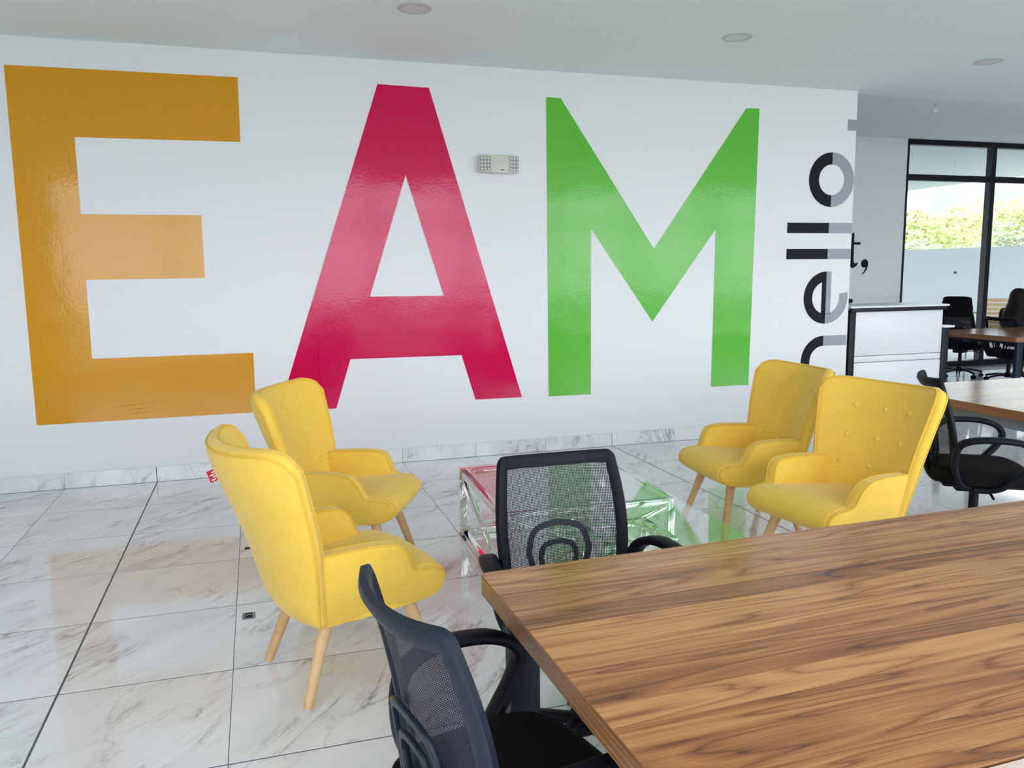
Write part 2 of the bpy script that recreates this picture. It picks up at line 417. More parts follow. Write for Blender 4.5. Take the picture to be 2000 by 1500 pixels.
# ceiling: flat over the lounge, rising gently to the head of the far window
cv = [(XL, YR - .15, CZ), (XR, YR - .15, CZ), (XL, WY + .1, CZ), (XR, WY + .1, CZ), (XL, FY + .15, 3.345), (XR, FY + .15, 3.345)]
cv += [(x, y, z + .25) for x, y, z in cv]
cf = [(0, 1, 3, 2), (2, 3, 5, 4), (6, 8, 9, 7), (8, 10, 11, 9), (0, 6, 7, 1), (4, 5, 11, 10), (0, 2, 8, 6), (2, 4, 10, 8), (1, 7, 9, 3), (3, 9, 11, 5)]
struct(mesh_obj('ceiling', cv, cf, M['ceil']))

# marble skirting
sk = thing('baseboard_back', None, None); sk['kind'] = 'structure'
bk = box('backing', (XL, WY - .006, 0), (XE, WY, .108), M['grout'], sk)
for k in range(-6, 11):
    x0, x1 = -.761 + TX * k, -.761 + TX * (k + 1)
    x0, x1 = max(x0, XL), min(x1, XE)
    if x1 - x0 < .05: continue
    w = x1 - x0
    bm = bmesh.new(); g = .004 if k in (0, 6) else .001
    add_box(bm, (-w / 2 + g, -.006, -.056), (w / 2 - .001, .006, .056), .001)
    o = bm_obj('tile', bm, M['marble'], sk); o.location = ((x0 + x1) / 2, WY - .008, .057); o.rotation_euler = (0, 0, 0)

# windows ------------------------------------------------------------
def window(name, x0, x1, y, z0, z1, xs, zs, fw, depth, yglass, glass='glass'):
    w = thing(name, None, None); w['kind'] = 'structure'
    box('frame_head', (x0, y - depth / 2, z1 - fw), (x1, y + depth / 2, z1), M['black_metal'], w)
    box('frame_sill', (x0, y - depth / 2, z0), (x1, y + depth / 2, z0 + fw), M['black_metal'], w)
    ex = [x0 + .02] + xs + [x1 - .02]
    for i, x in enumerate(ex):
        hw = fw / 2 if 0 < i < len(ex) - 1 else .02
        box('mullion', (x - hw, y - depth / 2 - .001, z0 + fw), (x + hw, y + depth / 2 + .001, z1 - fw), M['black_metal'], w)
    for z in zs:
        for a, b_ in zip(ex[:-1], ex[1:]):
            box('transom', (a, y - depth / 2 + .002, z - fw / 2), (b_, y + depth / 2 - .002, z + fw / 2), M['black_metal'], w)
    lev = [z0 + fw / 2] + zs + [z1 - fw / 2]
    for a, b_ in zip(ex[:-1], ex[1:]):
        for c, d in zip(lev[:-1], lev[1:]):
            mesh_obj('pane', [(a, yglass, c), (b_, yglass, c), (b_, yglass, d), (a, yglass, d)], [(0, 1, 2, 3)], M[glass], w)
    return w
window('window_1', 9.03, XR, FY + .05, 0.0, 3.345, [10.63, 12.0], [2.80], .085, .10, FY + .05, 'glass_tint')
window('window_2', -2.8, XR, YR - .06, .08, 3.0, [-2.8 + 1.58 * k for k in range(1, 10)], [2.35], .07, .10, YR - .06)
struct(box('wall_rear', (XL, YR - .15, 0), (-2.8, YR, CZ), M['wall']))
struct(box('trim_1', (-2.8, YR - .12, 0), (XR, YR, .08), M['wall']))
struct(box('trim_2', (-2.8, YR - .12, 3.0), (XR, YR, CZ), M['wall']))

# ------------------------------------------------------------------ giant vinyl letters
K = WY / 6.36
def wp(p): return (p[0] * K, 1.5 + (p[1] - 1.5) * K)
def extrude_poly(name, outer, holes, mat, parent=None, y=WY, th=.0012):
    y -= .0013
    """flat sheet with thickness from 2D outline (x, z)"""
    bm = bmesh.new(); edges = []
    for loop in [outer] + holes:
        vs = [bm.verts.new((p[0], y - th, p[1])) for p in loop]
        for i in range(len(vs)): edges.append(bm.edges.new((vs[i], vs[(i + 1) % len(vs)])))
    bmesh.ops.triangle_fill(bm, use_beauty=True, use_dissolve=False, edges=edges)
    r = bmesh.ops.extrude_face_region(bm, geom=list(bm.faces))
    for v in [g for g in r['geom'] if isinstance(g, bmesh.types.BMVert)]: v.co.y = y
    return bm_obj(name, bm, mat, parent)
T_, B_ = 2.888, .475
E_pts = [(-1.505, T_), (-.044, T_ + .004), (-.048, 2.446), (-1.119, 2.440), (-1.119, 1.926), (-.343, 1.927), (-.344, 1.482), (-1.120, 1.478),
         (-1.121, .927), (-.037, .927), (-.041, .480), (-1.503, .476)]
A_out = [(.947, 2.900), (1.336, 2.894), (2.057, .477), (1.661, .480), (1.551, .846), (.672, .850), (.551, .474), (.124, .476)]
A_hole = [(1.139, 2.244), (1.416, 1.322), (.837, 1.326)]
M_pts = [(2.280, 2.874), (2.404, 2.872), (3.244, 1.684), (4.105, 2.874), (4.236, 2.877), (4.203, .471), (3.822, .473), (3.834, 1.853),
         (3.238, 1.068), (2.668, 1.851), (2.670, .469), (2.290, .471)]
# the M's top left corner is slightly rounded by a lifted cut
tag(extrude_poly('vinyl_letter', [wp(p) for p in E_pts], [], M['orange']), 'giant orange vinyl letter E stuck on the white wall', 'wall lettering', 'giant letters on the wall')
tag(extrude_poly('vinyl_letter', [wp(p) for p in A_out], [[wp(p) for p in A_hole]], M['magenta']), 'giant magenta vinyl letter A stuck on the white wall', 'wall lettering', 'giant letters on the wall')
tag(extrude_poly('vinyl_letter', [wp(p) for p in M_pts], [], M['green']), 'giant green vinyl letter M stuck on the white wall', 'wall lettering', 'giant letters on the wall')

CR = K * 1.0
def creases(letter, mat, lines):
    for ln in lines:
        P_ = spline([(wp(p)[0], WY - .0030, wp(p)[1]) for p in ln], 6)
        tube('crease', P_, [.0004 + .0016 * math.sin(math.pi * i / (len(P_) - 1)) for i in range(len(P_))], mat, letter, False, 6, (0, 1, 0), .0022)
L_ = {o['label'].split()[1]: o for o in COL.objects if o.name.startswith('vinyl_letter')}
creases(L_['orange'], M['orange'], [[(-1.43, .68), (-1.415, .58), (-1.36, .50), (-1.33, .483)], [(-1.00, .575), (-.85, .588), (-.74, .592)], [(-.92, .548), (-.83, .556), (-.77, .558)], [(-.90, .520), (-.82, .528), (-.77, .527)],
        [(-1.135, 2.33), (-1.142, 2.26), (-1.128, 2.17)], [(-1.155, 2.35), (-1.162, 2.28), (-1.150, 2.20)], [(-.72, 2.452), (-.64, 2.456), (-.58, 2.452)], [(-1.26, 1.82), (-1.25, 1.6), (-1.27, 1.4)]])
creases(L_['magenta'], M['magenta'], [[(1.49, 2.20), (1.44, 2.33), (1.395, 2.45)], [(1.455, 2.27), (1.42, 2.34), (1.375, 2.44)], [(.44, .47), (.435, .75), (.43, 1.05)]])
creases(L_['green'], M['green'], [[(2.49, 2.62), (2.56, 2.56), (2.63, 2.44)], [(2.50, 2.58), (2.55, 2.53), (2.60, 2.45)]])

# sideways word: left half black, other half grey
def ring_sector(cx, cz, ro, ri, a0, a1, n=40):
    o = [(cx + ro * math.cos(R(a0 + (a1 - a0) * i / n)), cz + ro * math.sin(R(a0 + (a1 - a0) * i / n))) for i in range(n + 1)]
    i_ = [(cx + ri * math.cos(R(a1 - (a1 - a0) * i / n)), cz + ri * math.sin(R(a1 - (a1 - a0) * i / n))) for i in range(n + 1)]
    return o + i_
def rect(x0, x1, z0, z1): return [(x0, z0), (x1, z0), (x1, z1), (x0, z1)]
def word_letter(label, dark, grey):
    t = thing('vinyl_letter', label, 'wall lettering', (0, 0, 0), 0, 'sideways black and grey word on the wall')
    for d in dark: extrude_poly('black_half', [wp(p) for p in d], [], M['ink'], t)
    for d in grey: extrude_poly('grey_half', [wp(p) for p in d], [], M['grey_vinyl'], t)
XS = 5.003; XEND = 5.247
word_letter('round letter o, half black half grey, in the sideways word', [ring_sector(XS + .004, 2.294, .2405, .135, 90, 270)], [ring_sector(XS + .004, 2.294, .2405, .135, -90, 90)])
word_letter('upper bar-shaped letter l, black and grey, under the sideways o', [rect(4.557, XS - .006, 1.820, 1.913)], [rect(XS - .006, XEND, 1.820, 1.913)])
word_letter('lower bar-shaped letter l, black and grey, above the sideways e', [rect(4.557, XS - .008, 1.588, 1.681)], [rect(XS - .008, XEND, 1.588, 1.681)])
xe, ze = 4.995, 1.238
d_in = .086
word_letter('letter e, half black half grey, in the sideways word',
            [ring_sector(xe, ze, .2385, .148, 90, 270), rect(xe - .046, xe, ze - .150, ze + .150)],
            [rect(xe, xe + .052, ze - .150, ze + .2385),
             ring_sector(xe, ze, .2385, .148, -90, 12)])
xh, zh = 4.986, .652
word_letter('letter h rising behind the yellow armchairs in the sideways word',
            [ring_sector(xh, zh, .236, .143, 90, 180), rect(xh - .236, xh - .143, .40, zh)],
            [rect(xh, 5.243, zh + .143, zh + .236)])
tag(extrude_poly('vinyl_square', [wp(p) for p in rect(5.156, 5.248, 2.732, 2.825)], [], M['grey_vinyl']), 'small grey vinyl square above the sideways letter o', 'wall lettering')

# serif letters on the far wall
KF = FY / 8.32
def fp(p): return (p[0] * KF, 1.5 + (p[1] - 1.5) * KF)
t_pts = [(6.80, 1.90), (6.872, 1.93), (6.874, 1.815), (6.965, 1.815), (6.965, 1.785), (6.874, 1.785), (6.876, 1.60), (6.885, 1.570), (6.905, 1.560), (6.935, 1.575), (6.945, 1.565), (6.915, 1.525), (6.87, 1.505), (6.82, 1.52), (6.805, 1.57), (6.805, 1.785), (6.76, 1.785), (6.76, 1.815), (6.78, 1.83)]
t_pts = [(x + .035, z) for x, z in t_pts]
tag(extrude_poly('serif_letter', [fp(p) for p in t_pts], [], M['ink'], y=FY), 'black serif letter t at the end of a line on the far wall', 'wall lettering')
cm = [(7.045, 1.600), (7.075, 1.612), (7.105, 1.605), (7.125, 1.578), (7.127, 1.54), (7.112, 1.49), (7.08, 1.45), (7.045, 1.425), (7.04, 1.437), (7.07, 1.465), (7.088, 1.498), (7.085, 1.515), (7.055, 1.510), (7.03, 1.525), (7.02, 1.555), (7.028, 1.585)]
tag(extrude_poly('serif_comma', [fp(p) for p in cm], [], M['ink'], y=FY), 'black printed comma after the serif t on the far wall', 'wall lettering')
r_pts = [(6.80, 1.135), (6.92, 1.135), (6.93, 1.10), (6.915, 1.085), (6.89, 1.09), (6.875, 1.075), (6.872, .95), (6.80, .95)]
tag(extrude_poly('serif_letter', [fp(p) for p in r_pts], [], M['ink'], y=FY), 'black serif letter top peeping over the white counter', 'wall lettering')

# ------------------------------------------------------------------ emergency light on the wall
def emergency_light():
    cx, cz = wp((1.872, 2.338)); t = thing('emergency_light', 'cream twin-head emergency light on wall between magenta and green letters', 'emergency light', (cx, WY, cz))
    bm = bmesh.new(); add_box(bm, (-.070, -.075, -.070), (.076, 0, .068), .008); bm_obj('housing', bm, M['cream_plastic'], t, True)
    box('indicator', (.005, -.0765, -.050), (.030, -.074, -.044), M['ink'], t)
    for s in (-1, 1):
        h = box('lamp_head', (-.052 if s < 0 else -.046, -.052, -.066), (.052 if s < 0 else .040, .012, .066), M['cream_plastic'], t, .006)
        h.location = (s * .108, -.022, 0); h.rotation_euler = (0, 0, R(14 * s))
        box('reflector_plate', (-.044 if s < 0 else -.040, -.0535, -.056), (.044 if s < 0 else .034, -.0505, .056), M['lamp_back'], h)
        bm = bmesh.new()
        for i in range(3):
            for j in range(4):
                m = Matrix.Translation((-.026 + .026 * i - (0 if s < 0 else .003), -.054, -.042 + .028 * j)) @ Matrix.Diagonal((.0085, .006, .010, 1))
                bmesh.ops.create_uvsphere(bm, u_segments=10, v_segments=6, radius=1, matrix=m)
        bm_obj('lens_grid', bm, M['clear_lamp'], h, True)
emergency_light()

# ------------------------------------------------------------------ ceiling fittings
def downlight(x, y, label):
    t = thing('downlight', label, 'ceiling light', (x, y, CZ), 0, 'round recessed downlights')
    V, F = [], []
    prof = [(.078, -.001), (.080, -.006), (.102, -.006), (.108, 0), (.108, .002), (.078, .002)]
    n = 40
    for i in range(n):
        a = 2 * math.pi * i / n
        for r_, z in prof: V.append((r_ * math.cos(a), r_ * math.sin(a), z))
    m = len(prof)
    for i in range(n):
        for k in range(m): F.append((i * m + k, i * m + (k + 1) % m, ((i + 1) % n) * m + (k + 1) % m, ((i + 1) % n) * m + k))
    mesh_obj('trim_ring', V, F, M['white_trim'], t, True, 30)
    bm = bmesh.new(); bmesh.ops.create_circle(bm, cap_ends=True, segments=36, radius=.080, matrix=Matrix.Translation((0, 0, -.0025))); bm_obj('diffuser', bm, M['diffuser'], t)
downlight(.997 * K, 5.103 * K, 'round white recessed downlight above the magenta letter A')
downlight(3.231 * K, 5.138 * K, 'round white recessed downlight above the green letter M')
downlight(5.50 * K, 5.21 * K, 'round white recessed downlight beyond the free end of the lettered wall')
def sprinkler(x, y, z, label):
    t = thing('sprinkler', label, 'sprinkler', (x, y, z))
    cyl('escutcheon', (0, 0, 0), (0, 0, -.006), .035, .028, M['white_trim'], t)
    cyl('body', (0, 0, -.006), (0, 0, -.035), .010, .010, M['chrome'], t)
    for s in (-1, 1): tube('yoke', [(s * .010, 0, -.03), (s * .016, 0, -.05), (s * .004, 0, -.068)], .003, M['chrome'], t)
    cyl('deflector', (0, 0, -.068), (0, 0, -.071), .022, .022, M['chrome'], t)
sprinkler(6.55, 6.80, CZ + .025, 'small metal sprinkler on the ceiling beyond the lettered wall')

# ------------------------------------------------------------------ floor boxes
def floor_box(x, y, w, d, label):
    t = thing('floor_socket', label, 'floor socket', (x, y, 0))
    box('cover', (-w / 2, -d / 2, 0), (w / 2, d / 2, .003), M['grey_steel'], t, .001)
    box('recess', (-w / 2 * .55, -d / 2 * .8, .003), (w / 2 * .55, d / 2 * .8, .0036), M['ink'], t)
    tube('latch', [(-.010, 0, .004), (0, .008, .004), (.010, 0, .004)], .002, M['chrome'], t)
floor_box(-.1, 3.66, .055, .07, 'small metal floor socket behind the yellow armchair with the red tag')
tag(box('floor_slot_plate', (-.128, 4.60, 0), (-.088, 4.632, .003), M['ink'], None, .001), 'thin dark slot plate set in the marble floor', 'floor plate')

# ------------------------------------------------------------------ yellow wing armchair (local +x is forward)
def make_armchair():
    root = thing('wing_armchair', None, 'armchair')
    Y, PIPE = M['yellow'], M['yellow_pipe']
    # ---- backrest shell
    nu, nv = 36, 30
    def front(s, t):
        zt = .932 + .020 * abs(s) ** 2
        if abs(s) > .74:
            q = (abs(s) - .74) / .26; zt -= .075 * (1 - math.sqrt(max(0, 1 - q * q)))
        z = .30 + (zt - .30) * t
        zz = z - .30
        hw = .222 + .055 * min(zz / .25, 1) + .066 * max(0, (zz - .25) / .40)
        xc = -.165 - .27 * zz - .050 * max(0, (zz - .25) / .40) ** 1.5
        x = xc + (.050 + .085 * t) * abs(s) ** 2.1
        return Vector((x, hw * s, z))
    def normal(s, t):
        e = 1e-3
        a = front(min(s + e, 1), t) - front(max(s - e, -1), t); b = front(s, min(t + e, 1)) - front(s, max(t - e, 0))
        return a.cross(b).normalized()          # pointing forward (+x)
    V, F = [], []
    def ss(i): return -1 + 2 * i / nu
    cushion = lambda s, t: (1 - abs(s) ** 6) * (1 - (2 * abs(t - .5)) ** 8)
    for side in (0, 1):
        for i in range(nu + 1):
            for j in range(nv + 1):
                s, t = ss(i), j / nv
                s2 = max(-.985, min(.985, s)); n = normal(s2, t)
                if n.x < 0: n = -n
                p = front(s, t)
                V.append(p + n * (.014 * cushion(s, t)) if side == 0 else p - n * (.046 + .024 * cushion(s, t)))
    W = nv + 1; O = (nu + 1) * W
    for i in range(nu):
        for j in range(nv):
            a, b, c, d = i * W + j, (i + 1) * W + j, (i + 1) * W + j + 1, i * W + j + 1
            F.append((a, b, c, d)); F.append((O + a, O + d, O + c, O + b))
    loop = [(i, 0) for i in range(nu)] + [(nu, j) for j in range(nv)] + [(i, nv) for i in range(nu, 0, -1)] + [(0, j) for j in range(nv, 0, -1)]
    idx = [i * W + j for i, j in loop]; L = len(idx)
    mids = []
    for k in range(L):          # rounded rim: one extra ring pushed outward
        a, b = V[idx[k]], V[O + idx[k]]
        i, j = loop[k]; s, t = ss(i), j / nv
        out = Vector((0, 0, 0))
        if i in (0, nu): out += Vector((0, 1 if i else -1, 0))
        if j == nv: out += Vector((0, 0, 1))
        if j == 0: out += Vector((0, 0, -1))
        if out.length == 0: out = Vector((0, 0, 1))
        mids.append(len(V)); V.append((a + b) / 2 + out.normalized() * .012)
    for k in range(L):
        k2 = (k + 1) % L
        F.append((idx[k], idx[k2], mids[k2], mids[k])); F.append((mids[k], mids[k2], O + idx[k2], O + idx[k]))
    back = mesh_obj('backrest', V, F, Y, root, True)
    for off in (0, O):
        pts = [V[off + q] for k, q in enumerate(idx) if not (loop[k][1] == 0 and 0 < loop[k][0] < nu)]
        # open run: start at bottom corner (0,0)->... take side, top, side
        run = [(nu, j) for j in range(0, nv)] + [(i, nv) for i in range(nu, 0, -1)] + [(0, j) for j in range(nv, -1, -1)]
        tube('piping', [V[off + i * W + j] for i, j in run], .0042, PIPE, back, False, 6)
    for y_ in (-.152, .008, .163):
        for z_ in (.528, .665, .808):
            hw = front(1, (z_ - .30) / .65).y; s = y_ / hw; t = (z_ - .30) / (.94 - .30)
            n = normal(s, t); n = n if n.x > 0 else -n
            p = front(s, t) + n * (.0155 * cushion(s, t))
            bm = bmesh.new(); bmesh.ops.create_uvsphere(bm, u_segments=14, v_segments=8, radius=.0135)
            rot = n.to_track_quat('Z', 'Y').to_matrix().to_4x4()
            bmesh.ops.transform(bm, matrix=Matrix.Translation(p) @ rot @ Matrix.Diagonal((1, 1, .55, 1)), verts=bm.verts)
            bm_obj('button', bm, Y, back, True)
    # ---- arms with the forward nose
    prof = spline([(-.17, 0, .545), (-.10, 0, .557), (0, 0, .561), (.07, 0, .559), (.125, 0, .548), (.158, 0, .520), (.176, 0, .480), (.190, 0, .447), (.212, 0, .434),
                   (.250, 0, .432), (.290, 0, .424), (.318, 0, .404), (.327, 0, .378), (.314, 0, .348), (.275, 0, .322), (.20, 0, .302), (.08, 0, .290), (-.05, 0, .286), (-.135, 0, .288), (-.152, 0, .34), (-.165, 0, .45)], 5, True)
    n = len(prof)
    nrm = []
    for i in range(n):
        t = (prof[(i + 1) % n] - prof[i - 1]).normalized(); nrm.append(Vector((t.z, 0, -t.x)))     # outward or inward
    cen = sum(prof, Vector()) / n
    if sum(nrm[i].dot(prof[i] - cen) for i in range(n)) < 0: nrm = [-q for q in nrm]
    def yout(x, z):
        f_ = max(0, min(1, (z - .288) / .26))
        base = .232 + .048 * f_ ** .8 + .022 * max(0, min(1, (x + .15) / .3)) * f_
        nose = max(0, min(1, (x - .18) / .15)); return base * (1 - nose) + (.270 - .22 * max(0, x - .28)) * nose
    for sd in (-1, 1):
        V, F = [], []; rings = [(-.062, .012), (-.056, .003), (-.048, 0), (-.012, 0), (-.003, .003), (.0, .010)]
        for dy, ins in rings:
            for i in range(n):
                p = prof[i] - nrm[i] * ins
                V.append((p.x, sd * (yout(p.x, p.z) + dy), p.z))
        for k in range(len(rings) - 1):
            for i in range(n): F.append((k * n + i, k * n + (i + 1) % n, (k + 1) * n + (i + 1) % n, (k + 1) * n + i))
        # caps: fan to a slightly domed centre line
        for base in (0, (len(rings) - 1) * n):
            F.append(tuple(base + i for i in range(n)))
        arm = mesh_obj('armrest', V, F, Y, root, True, 60)
        for dy, ins in ((-.003, .002), (-.057, .002)):
            tube('piping', [((prof[i] - nrm[i] * ins).x, sd * (yout(prof[i].x, prof[i].z) + dy), (prof[i] - nrm[i] * ins).z) for i in range(n)], .0036, PIPE, arm, True, 6)
    # ---- seat cushion
    sp = spline([(-.20, 0, .405), (-.08, 0, .412), (.06, 0, .424), (.17, 0, .435), (.25, 0, .437), (.30, 0, .426), (.332, 0, .402), (.338, 0, .374), (.322, 0, .343), (.28, 0, .318), (.18, 0, .299), (.0, 0, .288), (-.14, 0, .286), (-.19, 0, .33)], 5, True)
    m = len(sp); ny = 18; V, F = [], []
    c2 = sum(sp, Vector()) / m
    for k in range(ny + 1):
        u = -1 + 2 * k / ny
        crown = (1 - abs(u) ** 3)
        for p in sp:
            q = p.copy()
            if q.z > .40: q.z += .014 * crown * (1 if q.x < .25 else .7)
            q.x += .014 * crown * max(0, (p.x - .2) / .14)
            q.x = max(q.x, -.175); V.append((q.x, (.240 - .060 * min(1, max(0, (-q.x - .02) / .15))) * u, q.z))
    for k in range(ny):
        for i in range(m): F.append((k * m + i, k * m + (i + 1) % m, (k + 1) * m + (i + 1) % m, (k + 1) * m + i))
    F.append(tuple(range(m))); F.append(tuple(ny * m + i for i in range(m)))
    mesh_obj('seat', V, F, Y, root, True, 60)
    # ---- beech legs
    for (tx, ty, fx, fy) in ((.205, .165, .288, .245), (.205, -.165, .288, -.245), (-.095, .165, -.205, .222), (-.095, -.165, -.205, -.222)):
        top, foot = Vector((tx, ty, .315)), Vector((fx, fy, 0.004))
        V, F = sweep([foot, foot + (top - foot) * .02, top], [.0150, .0165, .0255], [.0150, .0165, .0255], (1, 0, 0), False, 18)
        leg = mesh_obj('leg', V, F, M['beech'], root, True, 50)
        cyl('glide', (fx, fy, 0), (fx, fy, .006), .012, .012, M['white_trim'], leg, 12)
    return root
ch = make_armchair()
poses = [((.236, 3.032), 16.2, 'yellow wingback armchair with a small red tag on its back seam'),
         ((.386, 4.148), -25.2, 'yellow wingback armchair standing in front of the foot of the magenta letter'),
         ((2.724, 4.09), 176.9, 'yellow wingback armchair beside the sideways lettering, half behind its twin'),
         ((2.643, 3.231), 189.2, 'yellow wingback armchair whose wing covers part of a black mesh chair')]
for i, ((x, y), a, lab) in enumerate(poses):
    o = ch if i == 0 else copy_tree(ch)
    o.location = (x, y, 0); o.rotation_euler = (0, 0, R(a)); o['label'] = lab; o['group'] = 'yellow wing armchairs'
# small red fabric tag sewn into the back seam of the first armchair (a part of that chair only)
tg = box('fabric_tag', (-.042, -.0012, -.022), (.006, .0012, .022), M['red'], ch); tg.location = (-.362, .160, .792); tg.rotation_euler = (0, R(-18), 0)
for k in range(4): box('print_mark', (-.036 + .009 * (k % 2), -.0016, -.017 + .009 * k), (-.020 + .009 * (k % 2), -.0011, -.012 + .009 * k), M['white'], tg)
tg['label'] = 'red tag with white stitching'

# ------------------------------------------------------------------ black mesh office chair (local +x is forward)
def make_mesh_chair(label, loc, rz, lift=0.0, headrest=False, net='net', frame='plastic', lean=0.0):
    root = thing('mesh_office_chair', label, 'office chair', (loc[0], loc[1], 0), R(rz), 'black mesh office chairs')
    PL, FR = M['plastic'], M[frame]
    z0, z1 = .46, .905
    def S(u, v):        # u across -1..1, v 0..1 up
        hw = .200 + .022 * math.sin(math.pi * min(1, v * 1.02)) - .002 * v
        z = z0 + (z1 - z0) * v
        xc = -.188 - .085 * v + .018 * math.sin(math.pi * v)
        xc += lean * v
        x = xc + .060 * abs(u) ** 2.2 * (1 - .15 * v)
        return Vector((x, hw * u, z + lift + .010 * abs(u) ** 2 * v))
    def nor(u, v):
        e = 1e-3; a = S(u + e, v) - S(u - e, v); b = S(u, v + e) - S(u, v - e); n_ = a.cross(b).normalized()
        return n_ if n_.x > 0 else -n_
    # outline of a rounded rectangle in (u, v)
    def outline(ins, rad, n=12):
        pts = []
        hu, v0, v1 = 1 - ins / .22, ins / (z1 - z0), 1 - ins / (z1 - z0)
        ru, rv = rad / .22, rad / (z1 - z0)
        for (cu, cv, a0) in ((hu - ru, v1 - rv, 0), (-hu + ru, v1 - rv, 90), (-hu + ru, v0 + rv, 180), (hu - ru, v0 + rv, 270)):
            for k in range(n): a = R(a0 + 90 * k / (n - 1)); pts.append((cu + ru * math.cos(a), cv + rv * math.sin(a)))
        # resample straight runs
        out = []
        for i in range(len(pts)):
            a, b = pts[i], pts[(i + 1) % len(pts)]
            m_ = max(1, int(max(abs(a[0] - b[0]) / .12, abs(a[1] - b[1]) / .06)))
            for k in range(m_): out.append((a[0] + (b[0] - a[0]) * k / m_, a[1] + (b[1] - a[1]) * k / m_))
        return out
    o1 = outline(0, .026)
    cu = [0, .5]
    # band cross-section: from the outer edge to the inner edge, proud on both faces
    V, F = [], []; n = len(o1)
    for (u, v) in o1:
        du, dv = -u, .5 - v
        # inward offset of ~35 mm measured on the sheet
        ax, az = u * .22, (v - .5) * (z1 - z0)
        iu = max(-1 + .034 / .22, min(1 - .034 / .22, u)); iv = max(.040 / .43, min(1 - .040 / .43, v))
        nn = nor(u, v); p, q = S(u, v), S(iu, iv); n2 = nor(iu, iv)
        V += [p + nn * .006, p - nn * .010, p.lerp(q, .35) - nn * .017, q - n2 * .010, q + n2 * .004, p.lerp(q, .4) + nn * .011]
    for i in range(n):
        for k in range(6): F.append((i * 6 + k, i * 6 + (k + 1) % 6, ((i + 1) % n) * 6 + (k + 1) % 6, ((i + 1) % n) * 6 + k))
    mesh_obj('back_frame', V, F, FR, root, True, 50)
    nu, nv = 14, 18; V, F = [], []
    for i in range(nu + 1):
        for j in range(nv + 1):
            u, v = (-1 + 2 * i / nu) * .93, .045 + .91 * j / nv; V.append(S(u, v) + nor(u, v) * .004)
    for i in range(nu):
        for j in range(nv):
            a = i * (nv + 1) + j; F.append((a, a + nv + 1, a + nv + 2, a + 1))
    mesh_obj('mesh_back', V, F, M[net], root, True)
    # nested lumbar loops behind the net
    for sc_, th in ((1.0, .0105), (.56, .0095)):
        lp = [(-.070, .46), (-.098, .56), (-.103, .60), (-.085, .655), (-.05, .675), (0, .682), (.05, .675), (.085, .655), (.103, .60), (.098, .56), (.070, .46)]
        pts, ref = [], []
        for (y_, z_) in lp:
            zc = .54 + (z_ - .54) * (sc_ if z_ > .54 else 1.0); yy = y_ * (sc_ * 1.08 if sc_ < 1 else 1)
            v = (zc - z0) / (z1 - z0); u = yy / .225
            nn = nor(u, max(v, 0)); pts.append(S(u, v) - nn * .016); ref.append(nn)
        P_ = spline(pts, 4); Rf = []
        for i in range(len(P_)): Rf.append(ref[min(len(ref) - 1, i // 4)])
        tube('lumbar_support', P_, th, FR, root, False, 8, Rf, .006, .4)
    # spine: from behind the back to under the seat
    V, F = sweep(spline([(-.232, 0, .53 + lift), (-.230, 0, .50 + lift), (-.225, 0, .44 + lift), (-.195, 0, .388 + lift), (-.12, 0, .375 + lift), (0, 0, .375 + lift)], 5), .040, .010, (1, 0, .3), False, 10, .4)
    mesh_obj('back_bar', V, F, PL, root, True, 50)
    # seat: padded, waterfall front
    def sq(a, e): return math.copysign(abs(a) ** e, a)
    V, F = [], []; na = 40
    lay = [(.400, .80), (.402, .93), (.412, .985), (.430, 1.0), (.452, .985), (.466, .93), (.473, .80), (.475, .5)]
    for z_, k in lay:
        for i in range(na):
            a = 2 * math.pi * i / na; x = .235 * k * sq(math.cos(a), .55); y_ = .240 * k * sq(math.sin(a), .55)
            drop = .030 * max(0, (x - .12) / .12) ** 2
            V.append((x + .015, y_, z_ - drop + lift))
    for k in range(len(lay) - 1):
        for i in range(na): F.append((k * na + i, k * na + (i + 1) % na, (k + 1) * na + (i + 1) % na, (k + 1) * na + i))
    F.append(tuple(range(na))); F.append(tuple((len(lay) - 1) * na + i for i in range(na)))
    mesh_obj('seat', V, F, M['black_fabric'], root, True, 60)
    bm = bmesh.new(); add_box(bm, (-.185, -.19, .386 + lift), (.19, .19, .402 + lift), .01); bm_obj('seat_pan', bm, PL, root, True)
    # looped armrests
    for sd in (-1, 1):
        yb, yo = .235, .285
        pts = [(-.06, .19, .386), (-.105, .212, .40), (-.140, .226, .46), (-.150, .234, .53), (-.138, .250, .598), (-.09, yo - .008, .632), (.0, yo + .008, .642), (.10, yo + .006, .634), (.165, yo, .606), (.185, yo - .004, .562), (.160, yo - .012, .512), (.105, yo - .03, .455), (.055, yo - .05, .405), (.0, yo - .07, .384), (-.06, yo - .075, .384)]
        P_ = spline([(x, sd * y_, z_ + lift) for x, y_, z_ in pts], 5); m_ = len(P_)
        wid = [.021 + .006 * math.sin(math.pi * i / m_) for i in range(m_)]
        V, F = sweep(P_, .015, wid, (0, sd, 0), False, 12, .35)
        mesh_obj('armrest', V, F, PL, root, True, 50)
    # mechanism, gas lift, star base, castors
    bm = bmesh.new(); add_box(bm, (-.10, -.07, .335 + lift), (.10, .07, .388 + lift), .012); bm_obj('tilt_mechanism', bm, PL, root, True)
    tube('lever', [(.02, -.06, .36 + lift), (.03, -.17, .355 + lift), (.03, -.22, .345 + lift)], .006, PL, root)
    cyl('gas_lift', (0, 0, .10), (0, 0, .34 + lift), .025, .022, PL, root)
    hub = cyl('base_hub', (0, 0, .075), (0, 0, .135), .045, .038, PL, root)
